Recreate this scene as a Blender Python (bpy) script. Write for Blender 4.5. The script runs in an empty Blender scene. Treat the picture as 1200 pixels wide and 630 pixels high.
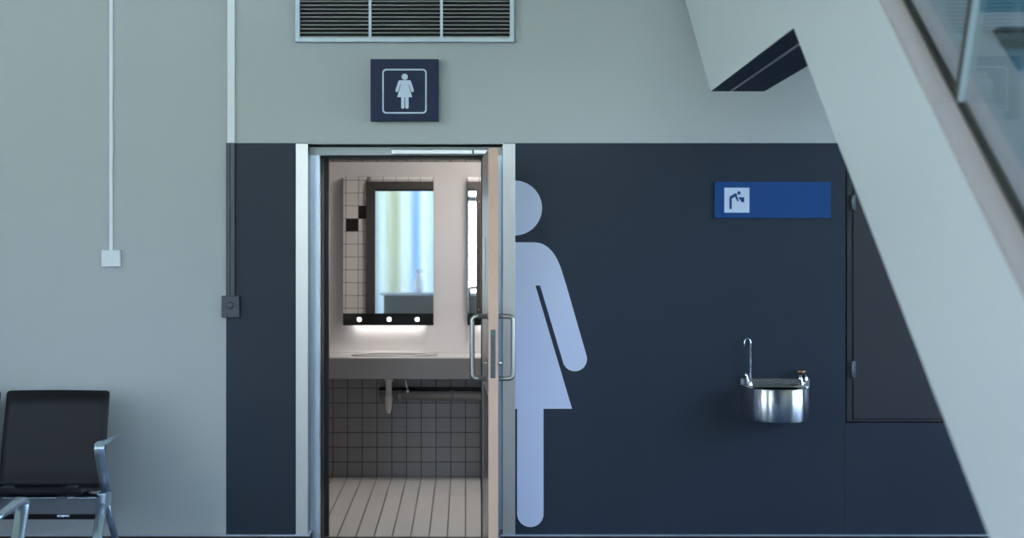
import bpy, bmesh, math, random
from mathutils import Vector, Matrix
random.seed(7)
scene = bpy.context.scene
COL = scene.collection
F = 1720.0            # focal length in pixels at 1200 wide
PX, PY, EYE = 546.0, 270.0, 1.75
def P(px, py, d):     # point seen at (px,py) standing d metres in front of the camera
    return Vector(((px-PX)*d/F, d-8.0, EYE+(PY-py)*d/F))

# ------------------------------------------------------------------ materials
def mat(name, col, rough=0.5, metal=0.0, spec=0.5, noise=0.0, nscale=6.0, bump=0.0, bscale=200.0,
        stretch=(1,1,1), coat=0.0, emit=None, estr=0.0, trans=0.0, rvar=0.0, aniso=0.0):
    m = bpy.data.materials.new(name); m.use_nodes = True
    nt = m.node_tree; b = nt.nodes['Principled BSDF']
    b.inputs['Base Color'].default_value = (*col, 1)
    b.inputs['Roughness'].default_value = rough
    b.inputs['Metallic'].default_value = metal
    b.inputs['Specular IOR Level'].default_value = spec
    b.inputs['Coat Weight'].default_value = coat
    if aniso:
        b.inputs['Anisotropic'].default_value = aniso; b.inputs['Anisotropic Rotation'].default_value = .25
        tg = nt.nodes.new('ShaderNodeTangent'); tg.direction_type = 'RADIAL'; tg.axis = 'Z'
        nt.links.new(tg.outputs[0], b.inputs['Tangent'])
    if trans: b.inputs['Transmission Weight'].default_value = trans
    if emit:
        b.inputs['Emission Color'].default_value = (*emit, 1); b.inputs['Emission Strength'].default_value = estr
    if noise or bump or rvar:
        geo = nt.nodes.new('ShaderNodeNewGeometry')
        mp = nt.nodes.new('ShaderNodeMapping'); mp.inputs['Scale'].default_value = stretch
        nt.links.new(geo.outputs['Position'], mp.inputs['Vector'])
    if noise or rvar:
        n = nt.nodes.new('ShaderNodeTexNoise'); n.inputs['Scale'].default_value = nscale; n.inputs['Detail'].default_value = 5
        nt.links.new(mp.outputs['Vector'], n.inputs['Vector'])
    if noise:
        r = nt.nodes.new('ShaderNodeMapRange')
        r.inputs['To Min'].default_value = 1-noise; r.inputs['To Max'].default_value = 1+noise
        nt.links.new(n.outputs['Fac'], r.inputs['Value'])
        vm = nt.nodes.new('ShaderNodeVectorMath'); vm.operation = 'SCALE'
        vm.inputs[0].default_value = col
        nt.links.new(r.outputs['Result'], vm.inputs['Scale'])
        nt.links.new(vm.outputs['Vector'], b.inputs['Base Color'])
    if rvar:
        r2 = nt.nodes.new('ShaderNodeMapRange')
        r2.inputs['To Min'].default_value = max(0.02, rough-rvar); r2.inputs['To Max'].default_value = rough+rvar
        nt.links.new(n.outputs['Fac'], r2.inputs['Value']); nt.links.new(r2.outputs['Result'], b.inputs['Roughness'])
    if bump:
        n2 = nt.nodes.new('ShaderNodeTexNoise'); n2.inputs['Scale'].default_value = bscale; n2.inputs['Detail'].default_value = 3
        nt.links.new(mp.outputs['Vector'], n2.inputs['Vector'])
        bp = nt.nodes.new('ShaderNodeBump'); bp.inputs['Strength'].default_value = bump; bp.inputs['Distance'].default_value = 0.002
        nt.links.new(n2.outputs['Fac'], bp.inputs['Height']); nt.links.new(bp.outputs['Normal'], b.inputs['Normal'])
    return m

def tile_mat(name, col, grout, plane, size, off, rough=0.25, mortar=0.035, var=0.04, bumpd=0.001):
    """square / oblong tiles laid on world axes; plane 'xz','yz' or 'xy'"""
    m = bpy.data.materials.new(name); m.use_nodes = True
    nt = m.node_tree; b = nt.nodes['Principled BSDF']; b.inputs['Roughness'].default_value = rough
    geo = nt.nodes.new('ShaderNodeNewGeometry'); sp = nt.nodes.new('ShaderNodeSeparateXYZ')
    nt.links.new(geo.outputs['Position'], sp.inputs['Vector'])
    cb = nt.nodes.new('ShaderNodeCombineXYZ')
    ax = {'xz': ('X','Z'), 'yz': ('Y','Z'), 'xy': ('X','Y')}[plane]
    for k in (0, 1):
        s = nt.nodes.new('ShaderNodeMath'); s.operation = 'SUBTRACT'; s.inputs[1].default_value = off[k]
        nt.links.new(sp.outputs[ax[k]], s.inputs[0]); nt.links.new(s.outputs[0], cb.inputs[k])
    br = nt.nodes.new('ShaderNodeTexBrick'); br.offset = 0.0; br.squash = 1.0
    br.inputs['Scale'].default_value = 1.0
    br.inputs['Brick Width'].default_value = size[0]; br.inputs['Row Height'].default_value = size[1]
    br.inputs['Mortar Size'].default_value = mortar*size[0]; br.inputs['Mortar Smooth'].default_value = 0.15
    br.inputs['Color1'].default_value = (*[c*(1-var) for c in col], 1); br.inputs['Color2'].default_value = (*[c*(1+var) for c in col], 1)
    br.inputs['Mortar'].default_value = (*grout, 1)
    nt.links.new(cb.outputs['Vector'], br.inputs['Vector']); nt.links.new(br.outputs['Color'], b.inputs['Base Color'])
    bp = nt.nodes.new('ShaderNodeBump'); bp.invert = True; bp.inputs['Strength'].default_value = 0.6; bp.inputs['Distance'].default_value = bumpd
    nt.links.new(br.outputs['Fac'], bp.inputs['Height']); nt.links.new(bp.outputs['Normal'], b.inputs['Normal'])
    return m

def glass_mat(name, tint, gloss=0.17):
    m = bpy.data.materials.new(name); m.use_nodes = True
    nt = m.node_tree; nt.nodes.clear()
    o = nt.nodes.new('ShaderNodeOutputMaterial'); t = nt.nodes.new('ShaderNodeBsdfTransparent'); t.inputs['Color'].default_value = (*tint, 1)
    g = nt.nodes.new('ShaderNodeBsdfGlossy'); g.inputs['Roughness'].default_value = 0.02
    fr = nt.nodes.new('ShaderNodeFresnel'); fr.inputs['IOR'].default_value = 1.5
    mx = nt.nodes.new('ShaderNodeMixShader')
    ml = nt.nodes.new('ShaderNodeMath'); ml.operation = 'MULTIPLY'; ml.inputs[1].default_value = gloss
    nt.links.new(fr.outputs[0], ml.inputs[0]); nt.links.new(ml.outputs[0], mx.inputs[0]); nt.links.new(t.outputs[0], mx.inputs[1]); nt.links.new(g.outputs[0], mx.inputs[2])
    nt.links.new(mx.outputs[0], o.inputs[0])
    return m

def fabric_mat(name, col):
    m = bpy.data.materials.new(name); m.use_nodes = True
    nt = m.node_tree; nt.nodes.clear()
    o = nt.nodes.new('ShaderNodeOutputMaterial')
    d = nt.nodes.new('ShaderNodeBsdfDiffuse'); t = nt.nodes.new('ShaderNodeBsdfTranslucent')
    n = nt.nodes.new('ShaderNodeTexNoise'); n.inputs['Scale'].default_value = 300
    geo = nt.nodes.new('ShaderNodeNewGeometry'); nt.links.new(geo.outputs['Position'], n.inputs['Vector'])
    r = nt.nodes.new('ShaderNodeMapRange'); r.inputs['To Min'].default_value = .9; r.inputs['To Max'].default_value = 1.05
    vm = nt.nodes.new('ShaderNodeVectorMath'); vm.operation = 'SCALE'; vm.inputs[0].default_value = col
    nt.links.new(n.outputs['Fac'], r.inputs['Value']); nt.links.new(r.outputs['Result'], vm.inputs['Scale'])
    nt.links.new(vm.outputs['Vector'], d.inputs['Color']); nt.links.new(vm.outputs['Vector'], t.inputs['Color'])
    mx = nt.nodes.new('ShaderNodeMixShader'); mx.inputs[0].default_value = 0.65
    nt.links.new(d.outputs[0], mx.inputs[1]); nt.links.new(t.outputs[0], mx.inputs[2]); nt.links.new(mx.outputs[0], o.inputs[0])
    return m

M = {}
M['grey_paint'] = mat('grey wall paint', (0.432, 0.452, 0.447), 0.5, noise=0.04, nscale=1.3, bump=0.06, bscale=90, rvar=.08)
M['navy_paint'] = mat('navy wall paint', (0.019, 0.029, 0.045), 0.5, spec=.3, noise=0.08, nscale=1.6, bump=0.06, bscale=90, rvar=.06)
M['navy_gap'] = mat('dark gap', (0.008, 0.010, 0.014), 0.6, noise=.1)
M['mural'] = mat('pale blue mural paint', (0.60, 0.645, 0.78), 0.5, noise=0.02, nscale=3)
M['steel'] = mat('brushed stainless steel', (0.44, 0.43, 0.40), 0.30, 1.0, noise=0.05, nscale=40, stretch=(30,30,.6), bump=.12, bscale=60, aniso=.6)
M['steel_h'] = mat('satin stainless steel', (0.36, 0.365, 0.35), 0.28, 1.0, noise=0.04, nscale=30, stretch=(.6,30,30), rvar=.05)
M['bowl'] = mat('brushed bowl steel reflections', (0.70, 0.71, 0.72), 0.24, 1.0, noise=0.35, nscale=26, stretch=(1.6,1.6,0.02), aniso=.9)  # brushed; strong vertical colour streaks also imitate reflected window bars
M['chrome'] = mat('chrome', (0.75, 0.76, 0.78), 0.08, 1.0, noise=.02)
M['bronze'] = mat('worn brass cap', (0.30, 0.22, 0.14), 0.35, .8, noise=.15, nscale=60)
M['alu_blue'] = mat('anodised door frame', (0.50, 0.58, 0.66), 0.35, .55, noise=0.04, nscale=30, stretch=(20,20,.5))
M['header'] = mat('satin header rail', (0.34, 0.37, 0.36), 0.42, .3, noise=.03, nscale=20)
M['rubber'] = mat('black rubber seal', (0.008, 0.008, 0.009), 0.5, noise=.1)
M['dark_frame'] = mat('dark door frame paint', (0.045, 0.040, 0.038), 0.4, noise=.06)
M['base'] = mat('black skirting', (0.006, 0.008, 0.011), 0.4, noise=.1)
M['bead'] = mat('skirting bead', (0.45, 0.50, 0.56), 0.35, .6, noise=.05)
M['wood'] = mat('beech lipping', (0.68, 0.44, 0.31), 0.45, noise=0.14, nscale=14, stretch=(20,8,1.0), bump=.1, bscale=60)
M['door_face'] = mat('door laminate', (0.30, 0.275, 0.26), 0.35, noise=0.03)
M['lockplate'] = mat('lock plate', (0.11, 0.13, 0.13), 0.35, .8, noise=.1, nscale=40)
M['green'] = mat('green seal', (0.02, 0.22, 0.12), 0.5, noise=.05)
M['kick'] = mat('kick plate steel', (0.42, 0.40, 0.40), 0.22, .9, noise=.04, rvar=.05)
M['vent'] = mat('vent frame paint', (0.47, 0.54, 0.59), 0.4, .2, noise=.03)
M['slat'] = mat('vent slat paint', (0.34, 0.34, 0.32), 0.45, .0, noise=.08, nscale=20)
M['black'] = mat('duct black', (0.006, 0.007, 0.007), 0.8, noise=.3, nscale=12)
M['white_plastic'] = mat('white plastic', (0.78, 0.79, 0.82), 0.4, noise=.02)
M['navy_plastic'] = mat('painted over plastic', (0.032, 0.042, 0.055), 0.38, noise=.1, nscale=20)
M['sign_navy'] = mat('sign navy', (0.006, 0.015, 0.055), 0.5, spec=.3, noise=.04)
M['sign_blue'] = mat('sign blue', (0.004, 0.058, 0.21), 0.5, spec=.3, noise=.04)
M['sign_white'] = mat('sign white', (0.58, 0.66, 0.80), 0.45, noise=.02)
M['sign_icon'] = mat('sign icon navy', (0.010, 0.045, 0.19), 0.45, noise=.02)
M['sign_water'] = mat('sign pale green', (0.30, 0.55, 0.50), 0.45, noise=.02)
M['cabinet'] = mat('dark grey cabinet paint', (0.019, 0.022, 0.026), 0.5, noise=.06)
M['seat_black'] = mat('black moulded seat', (0.010, 0.010, 0.012), 0.5, spec=.3, noise=.1, nscale=30, bump=.25, bscale=400)
M['bench_alu'] = mat('polished bench aluminium', (0.50, 0.60, 0.70), 0.26, .75, noise=.05, nscale=14)
M['beam'] = mat('bench beam', (0.135, 0.15, 0.165), 0.38, .5, noise=.06, nscale=14)
M['stair_white'] = mat('stair white lacquer', (0.73, 0.765, 0.80), 0.30, noise=.015, nscale=1.5)
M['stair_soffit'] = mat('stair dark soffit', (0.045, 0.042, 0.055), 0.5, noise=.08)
M['soffit_line'] = mat('soffit joint strip', (0.75, 0.68, 0.64), 0.5, noise=.05)
M['stair_cap'] = mat('stair cap lacquer', (0.47, 0.40, 0.41), 0.4, noise=.05, nscale=4)
M['stair_inner'] = mat('stair inner lacquer', (0.33, 0.36, 0.38), 0.4, noise=.05)
M['gasket'] = mat('glass gasket', (0.045, 0.040, 0.032), 0.5, noise=.2, nscale=10)
M['tread'] = mat('dark green tread', (0.015, 0.035, 0.03), 0.5, noise=.1)
M['riser'] = mat('teal riser', (0.06, 0.17, 0.22), 0.5, noise=.1)
M['stair_glass'] = glass_mat('balustrade glass', (0.86, 0.89, 0.91))
M['glass_edge'] = mat('glass edge', (0.50, 0.58, 0.58), 0.3, noise=.03)
M['win_glass'] = glass_mat('window glass', (0.95, 0.97, 0.97))
M['mullion'] = mat('window mullion', (0.10, 0.11, 0.12), 0.4, .3, noise=.04)
M['mirror'] = mat('mirror silver', (0.90, 0.90, 0.90), 0.015, 1.0, noise=.005)
M['mirror_black'] = mat('mirror black band', (0.008, 0.008, 0.008), 0.12, noise=.02)
M['led'] = mat('lit lens', (1, 1, 1), 0.4, emit=(1, .97, .93), estr=10, noise=.01)
M['ledstrip'] = mat('lit strip', (1, 1, 1), 0.4, emit=(1, .97, .93), estr=9, noise=.01)
M['lamp'] = mat('lit ceiling diffuser', (1, 1, 1), 0.4, emit=(1, .96, .93), estr=36, noise=.01)
M['plaster'] = mat('bathroom warm paint', (0.53, 0.505, 0.495), 0.5, noise=.025, nscale=2, bump=.05, bscale=90)
M['counter'] = mat('solid surface worktop', (0.50, 0.485, 0.475), 0.3, noise=.02)
M['apron'] = mat('dark grey laminate', (0.13,0.125,0.122), 0.4, noise=.04)
M['pipe'] = mat('white waste pipe', (0.50, 0.48, 0.46), 0.4, noise=.04)
M['pipe_grey'] = mat('grey waste pipe', (0.17, 0.163, 0.158), 0.4, noise=.04)
M['pipe_dark'] = mat('black insulation', (0.01, 0.01, 0.01), 0.6, noise=.2)
M['tile_back'] = tile_mat('bathroom wall tile', (0.17, 0.163, 0.157), (0.045, 0.042, 0.040), 'xz', (.1049,.1049), (-.003-10*.1049, 0), .22)
M['tile_side'] = tile_mat('bathroom side tile', (0.40, 0.38, 0.37), (0.06, 0.055, 0.05), 'yz', (.1049,.1049), (0, 0), .22)
M['tile_front'] = tile_mat('bathroom entrance tile', (0.66, 0.63, 0.61), (0.14, 0.13, 0.12), 'xz', (.104,.107), (-.928-20*.104, 1.805-20*.107), .22, mortar=.025)
def floor_tiles():
    m = tile_mat('bathroom floor tile', (0.53, 0.505, 0.49), (0.10, 0.095, 0.09), 'xy', (.1049, 50), (-.003-10*.1049, -25), .30, mortar=.035, var=.0)
    nt = m.node_tree; b = nt.nodes['Principled BSDF']; br = [n for n in nt.nodes if n.type == 'TEX_BRICK'][0]
    b2 = nt.nodes.new('ShaderNodeTexBrick'); b2.offset = .0; b2.offset_frequency = 1
    mp = nt.nodes.new('ShaderNodeMapping'); mp.inputs['Rotation'].default_value = (0, 0, math.pi/2); mp.inputs['Location'].default_value = (0, -.003-10*.1049, 0)
    geo = nt.nodes.new('ShaderNodeNewGeometry'); nt.links.new(geo.outputs['Position'], mp.inputs[0]); nt.links.new(mp.outputs[0], b2.inputs['Vector'])
    b2.offset = .5; b2.offset_frequency = 2
    b2.inputs['Scale'].default_value = 1; b2.inputs['Brick Width'].default_value = .42; b2.inputs['Row Height'].default_value = .1049
    b2.inputs['Mortar Size'].default_value = .0015
    b2.inputs['Color1'].default_value = (.94, .94, .94, 1); b2.inputs['Color2'].default_value = (1, 1, 1, 1); b2.inputs['Mortar'].default_value = (.6, .6, .6, 1)
    mx = nt.nodes.new('ShaderNodeMix'); mx.data_type = 'RGBA'; mx.blend_type = 'MULTIPLY'; mx.inputs[0].default_value = 1
    nt.links.new(br.outputs['Color'], mx.inputs[6]); nt.links.new(b2.outputs['Color'], mx.inputs[7]); nt.links.new(mx.outputs[2], b.inputs['Base Color'])
    return m
M['tile_black'] = mat('black tile', (0.01, 0.01, 0.01), 0.15, noise=.05)
M['tile_floor'] = floor_tiles()
M['hall_floor'] = mat('blue grey resin floor', (0.06, 0.10, 0.16), 0.35, noise=.08, nscale=2)
M['ceil'] = mat('ceiling paint', (0.58, 0.58, 0.53), 0.7, noise=.03)
M['bounce_grass'] = mat('bounce lawn', (0.17, 0.21, 0.12), 0.9, noise=.4, nscale=3)
M['lino'] = mat('dark threshold', (0.035, 0.033, 0.032), 0.4, noise=.1)

# ------------------------------------------------------------------ mesh builder
class MB:
    def __init__(s): s.bm = bmesh.new(); s.mats = []; s.cur = 0
    def m(s, material):
        if material not in s.mats: s.mats.append(material)
        s.cur = s.mats.index(material); return s
    def _mark(s, faces, smooth=False):
        for f in faces: f.material_index = s.cur; f.smooth = smooth
    def box(s, x0, x1, y0, y1, z0, z1, bev=0.0):
        vs = [s.bm.verts.new((x, y, z)) for x in (x0, x1) for y in (y0, y1) for z in (z0, z1)]
        idx = [(0,1,3,2),(4,6,7,5),(0,4,5,1),(2,3,7,6),(0,2,6,4),(1,5,7,3)]
        fs = [s.bm.faces.new([vs[i] for i in q]) for q in idx]
        s._mark(fs)
        if bev:
            es = list({e for f in fs for e in f.edges})
            r = bmesh.ops.bevel(s.bm, geom=es, offset=bev, segments=2, affect='EDGES', profile=0.6)
            for f in r['faces']: f.material_index = s.cur
        return s
    def prism(s, pts, vec, smooth=False):
        """closed polygon of 3-D points extruded by vec"""
        vec = Vector(vec)
        a = [s.bm.verts.new(Vector(p)) for p in pts]; b = [s.bm.verts.new(Vector(p)+vec) for p in pts]
        n = len(a); fs = [s.bm.faces.new(a), s.bm.faces.new(list(reversed(b)))]
        s._mark(fs)
        sd = [s.bm.faces.new([a[i], b[i], b[(i+1) % n], a[(i+1) % n]]) for i in range(n)]
        s._mark(sd, smooth)
        return s
    def tube(s, pts, r, seg=12, flat=None):
        """round (or flattened: flat=(rx,ry) with rx along world x) tube along pts"""
        pts = [Vector(p) for p in pts]; n = len(pts)
        rr = r if isinstance(r, (list, tuple)) else [r]*n
        rings = []; up = None
        for i, p in enumerate(pts):
            t = (pts[min(i+1, n-1)]-pts[max(i-1, 0)]).normalized()
            if up is None:
                up = Vector((1, 0, 0)) if abs(t.x) < .9 else Vector((0, 1, 0))
            u = (up - t*up.dot(t)).normalized(); v = t.cross(u); up = u
            ring = []
            for k in range(seg):
                a = 2*math.pi*k/seg
                ca, sa = math.cos(a), math.sin(a)
                if flat:   # rounded-rectangular section
                    e = 0.45
                    ca = math.copysign(abs(ca)**e, ca)*flat[0]; sa = math.copysign(abs(sa)**e, sa)*flat[1]
                    ring.append(s.bm.verts.new(p+u*ca*rr[i]+v*sa*rr[i]))
                else:
                    ring.append(s.bm.verts.new(p+(u*ca+v*sa)*rr[i]))
            rings.append(ring)
        fs = []
        for i in range(n-1):
            for k in range(seg):
                fs.append(s.bm.faces.new([rings[i][k], rings[i][(k+1) % seg], rings[i+1][(k+1) % seg], rings[i+1][k]]))
        s._mark(fs, True)
        s._mark([s.bm.faces.new(list(reversed(rings[0]))), s.bm.faces.new(rings[-1])])
        return s
    def lathe(s, prof, loc, axis='z', seg=24):
        loc = Vector(loc); rings = []
        for r, h in prof:
            ring = []
            for k in range(seg):
                a = 2*math.pi*k/seg
                c, d = r*math.cos(a), r*math.sin(a)
                v = {'z': (c, d, h), 'y': (c, h, d), 'x': (h, c, d)}[axis]
                ring.append(s.bm.verts.new(loc+Vector(v)))
            rings.append(ring)
        fs = []
        for i in range(len(rings)-1):
            for k in range(seg):
                fs.append(s.bm.faces.new([rings[i][k], rings[i][(k+1) % seg], rings[i+1][(k+1) % seg], rings[i+1][k]]))
        s._mark(fs, True)
        s._mark([s.bm.faces.new(rings[0]), s.bm.faces.new(list(reversed(rings[-1])))])
        return s
    def build(s, name, material=None, parent=None, weld=False):
        if material is not None:
            mats = [material]
            for f in s.bm.faces: f.material_index = 0
        else: mats = s.mats
        bmesh.ops.recalc_face_normals(s.bm, faces=s.bm.faces[:])
        me = bpy.data.meshes.new(name); s.bm.to_mesh(me); s.bm.free()
        for m_ in mats: me.materials.append(m_)
        o = bpy.data.objects.new(name, me); COL.objects.link(o)
        if parent:
            o.parent = parent
            o.matrix_parent_inverse = Matrix.Identity(4)
            if parent.type == 'EMPTY' or True:
                w = world_of(parent)
                o.matrix_basis = w.inverted()
        return o
def world_of(o):
    m_ = o.matrix_basis.copy()
    p = o.parent
    while p: m_ = p.matrix_basis @ m_; p = p.parent
    return m_
def thing(name, label, cat, loc, group=None, rz=0):
    o = bpy.data.objects.new(name, None); COL.objects.link(o)
    o.location = loc; o.rotation_euler = (0, 0, rz); o.empty_display_size = .1
    o.matrix_basis = Matrix.Translation(Vector(loc)) @ Matrix.Rotation(rz, 4, 'Z')
    o['label'] = label; o['category'] = cat
    if group: o['group'] = group
    return o
def tag(o, label, cat, group=None):
    o['label'] = label; o['category'] = cat
    if group: o['group'] = group
    return o
def struct(o): o['kind'] = 'structure'; return o
S = 215.0
def X(px): return (px-PX)/S
def Z(py): return EYE+(PY-py)/S

# ================================================================== SETTING
T = 0.40                                  # wall thickness
ZP = Z(167.5)                             # top of the navy paint
xl, xr = X(347), X(603.7)                 # outer edges of the steel posts
rl, rr_ = X(360), X(590)                  # recess edges
ZL = Z(168.5)                             # recess soffit
HT = 6.0
CX0, CX1, CZ0, CZ1 = X(991), X(991)+.95, Z(495), Z(172)
w = MB()
w.m(M['grey_paint']).box(-9, X(265), 0, T, 0, HT)
w.box(X(265), 9, 0, T, ZP, HT)
w.m(M['navy_paint']).box(X(265), rl, 0, T, 0, ZP)
w.box(rr_, CX0, 0, T, 0, ZP)
w.box(CX0, CX1, 0, T, 0, CZ0); w.box(CX0, CX1, 0, T, CZ1, ZP); w.box(CX0, CX1, .08, T, CZ0, CZ1)
w.box(CX1, 9, 0, T, 0, ZP)
w.m(M['grey_paint']).box(rl, rr_, 0, T, ZL, ZP)
struct(w.build('wall_front'))
# bathroom side of the same wall, tiled
w = MB().m(M['tile_front'])
w.box(-1.7, -.84, T, T+.012, 0, 2.7); w.box(.26, 1.7, T, T+.012, 0, 2.7); w.box(-.855, .26, T, T+.012, 2.20, 2.7)
w.m(M['tile_black'])
w.box(-.928-.104, -.928, T+.01, T+.014, 1.805, 1.912); w.box(-.928, -.845, T+.01, T+.014, 1.912, 2.019)
struct(w.build('wall_bathroom_front'))
BY = 2.44
w = MB().m(M['tile_back']).box(-1.7, 1.7, BY, BY+.1, 0, 2.7)
struct(w.build('wall_bathroom_back'))
w = MB().m(M['plaster']).box(-1.7, 1.7, BY-.012, BY, .80, 2.236)
struct(w.build('trim_1'))
struct(MB().m(M['tile_side']).box(-1.8, -1.7, T, BY+.1, 0, 2.7).build('wall_bathroom_left'))
struct(MB().m(M['tile_side']).box(1.7, 1.8, T, BY+.1, 0, 2.7).build('wall_bathroom_right'))
struct(MB().m(M['ceil']).box(-1.8, 1.8, T, BY+.1, 2.7, 2.8).build('ceiling_bathroom'))
struct(MB().m(M['tile_floor']).box(-1.7, 1.7, T, BY, -.1, 0).build('floor_bathroom'))
struct(MB().m(M['lino']).box(rl, rr_, .0, T, -.1, 0.0).build('floor_threshold'))
struct(MB().m(M['hall_floor']).box(-9, 9, -15, 0, -.1, 0).build('floor'))
struct(MB().m(M['ceil']).box(-9.2, 9.2, -15.2, T, HT, HT+.2).build('ceiling'))

# glazed facades behind and beside the camera
def facade(name, a, b, axis, pos, bays, sill=.0, solid=None):
    """mullioned window wall. axis 'x': runs along x at y=pos; axis 'y': runs along y at x=pos"""
    def bx(mb, u0, u1, v0, v1, z0, z1):
        if axis == 'x': mb.box(u0, u1, pos+v0, pos+v1, z0, z1)
        else: mb.box(pos+v0, pos+v1, u0, u1, z0, z1)
    f = MB().m(M['mullion'])
    step = (b-a)/bays
    for i in range(bays+1):
        u = a+i*step; bx(f, u-.06, u+.06, -.08, .08, 0, HT)
    for z in (0.05, 2.9, HT-.1): bx(f, a, b, -.07, .07, z-.05, z+.05)
    if sill: bx(f, a, b, -.06, .06, 0, sill)
    o = struct(f.build(name))
    g = MB().m(M['win_glass']); bx(g, a, b, -.006, .006, sill, HT-.1)
    g.build('pane', None, o)
facade('window_1', -6, 1.5, 'x', -15, 5, .9)
struct(MB().m(M['grey_paint']).box(-9, -6.06, -15.1, -14.9, 0, HT).box(1.56, 9, -15.1, -14.9, 0, HT).build('wall_back'))
facade('window_2', -13, -6.0, 'y', -9, 4, .9)
facade('window_3', -12, -2, 'y', 9, 5, .9)
struct(MB().m(M['grey_paint']).box(-9.1, -8.9, -5.94, T, 0, HT).box(-9.1, -8.9, -15, -13.06, 0, HT).build('wall_left'))
struct(MB().m(M['grey_paint']).box(8.9, 9.1, -1.94, T, 0, HT).box(8.9, 9.1, -15, -12.06, 0, HT).build('wall_right'))
struct(MB().m(M['bounce_grass']).box(-80, 80, -90, 40, -.4, -.3).build('floor_outside'))  # unseen ground, its green chosen to tint light bounced onto the upper wall

# skirtings
bz = Z(625.5)
def skirting(name, pts):
    """pts: list of (x,y) wall line, board grows to -normal side"""
    mb = MB()
    for (x0, y0, x1, y1) in pts:
        mb.m(M['base']).box(x0, x1, y0, y1, 0, bz-.008)
        mb.m(M['bead']).box(x0-.001, x1+.001, y0-.002, y1, bz-.008, bz)
    return struct(mb.build(name))
skirting('baseboard_left', [(-9, -.016, rl+.014, 0), (rl+.0, 0, rl+.014, .13)])
skirting('baseboard_right', [(rr_-.014, -.016, 9, 0), (rr_-.014, 0, rr_, .13)])
# painted seam below the cabinet
struct(MB().m(M['navy_gap']).box(X(989.6), X(990.8), -.0012, 0, bz, CZ0).build('trim_2'))

# ------------------------------------------------------------------ door set
# steel corner posts of the recess
for i, (a, b, ins) in enumerate(((xl, rl, rl), (rr_, xr, rr_))):
    mb = MB().m(M['steel'])
    mb.box(a, b, -.008, 0, bz, ZL)
    s_ = 1 if i == 0 else -1
    mb.box(min(ins, ins+s_*.004), max(ins, ins+s_*.004), -.008, .13, bz, ZL)
    struct(mb.build('trim_%d' % (3+i)))
FY = .15                                   # frame face depth
fl, fr_ = -.810, .150
FZ = EYE+(PY-182)/F*(8+FY)
df = MB()
df.m(M['alu_blue']).box(-.862, fl, FY-.02, FY+.05, 0, FZ+.045)
df.box(fr_, rr_, FY-.02, FY+.05, 0, FZ+.045)
df.m(M['header']).box(-.862, rr_, FY-.03, FY+.05, FZ, FZ+.045)
df.m(M['rubber']).box(-.862, fl+.004, FY+.05, FY+.10, 0, FZ); df.box(fr_-.012, rr_, FY+.05, FY+.10, 0, FZ); df.box(-.862, rr_, FY+.05, FY+.10, FZ-.014, FZ+.05)
df.m(M['dark_frame']).box(-.862, fl, FY+.10, T+.012, 0, FZ); df.box(.142, .26, FY+.10, T-.07, 0, FZ); df.box(.086, .26, T-.07, T+.012, 0, FZ); df.box(-.862, .26, FY+.10, T+.012, FZ, FZ+.05)
df.box(-.862, fl+.025, T+.012, T+.035, 0, FZ-.01); df.box(.086, .25, T+.012, T+.035, 0, FZ-.01); df.box(-.862, .25, T+.012, T+.035, FZ-.01, FZ+.055)
dframe = struct(df.build('door_frame'))
sc = MB().m(M['chrome'])
for z in (.55, .85, 1.15, 1.45, 1.75, 2.05): sc = MB().m(M['chrome']); sc.lathe([(.006, 0), (.006, .003), (.003, .005)], (.108, T+.034, z), 'y', 10); sc.build('screw', None, dframe)
rail = MB().m(M['steel_h']).box(X(458), X(572), FY-.055, FY-.03, FZ+.004, FZ+.030, .003)
rail.m(M['rubber']).box(X(553.5), X(555.5), FY-.057, FY-.03, FZ+.004, FZ+.028)
rail.build('closer_rail', None, dframe)

# open door leaf: origin at the hinge, local +x runs from hinge to lock edge
hinge = Vector((.090, .11, 0)); nearp = Vector((.1105, -.83, 0))
dirv = (nearp-hinge); L = dirv.length; ang = math.atan2(dirv.y, dirv.x)
door = bpy.data.objects.new('door_1', None); COL.objects.link(door); door['kind'] = 'structure'
door.location = hinge; door.rotation_euler = (0, 0, ang)
door.matrix_basis = Matrix.Translation(hinge) @ Matrix.Rotation(ang, 4, 'Z')
def local(mb, name, parent=door, mloc=None):
    o = mb.build(name); o.parent = parent; return o
# local y: + is to the right of direction? rotate -90: local +y -> world +x
TH = .046
leaf = local(MB().m(M['door_face']).box(0, L-.006, .0, TH, .01, 2.152), 'door_leaf')
local(MB().m(M['wood']).box(L-.006, L, -.0005, TH+.0005, .01, 2.153), 'wooden_edge')
local(MB().m(M['kick']).box(L-.60, L-.012, -.002, 0, .01, .94, .0008), 'kick_plate')
local(MB().m(M['kick']).box(L-.60, L-.012, TH, TH+.002, .01, .94, .0008), 'kick_plate')
dn = 8+nearp.y
def zd(py, d=dn): return EYE+(PY-py)*d/F
lp = local(MB().m(M['lockplate']).box(L, L+.0015, .010, .034, zd(443), zd(386)), 'lock_plate')
local(MB().m(M['chrome']).box(L+.0015, L+.010, .016, .028, zd(409), zd(401), .003), 'latch', lp)
k = MB().m(M['green']).box(L+.0015, L+.003, .016, .027, zd(392.5), zd(389.5)); local(k, 'seal_mark', lp)
k = MB().m(M['chrome'])
for py in (388, 395, 414, 421, 428, 440): k.lathe([(.0028, L+.0015), (.0018, L+.003)], (0, .022, zd(py)), 'x', 8)
local(k, 'screw', lp)
hx = L-.075
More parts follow.
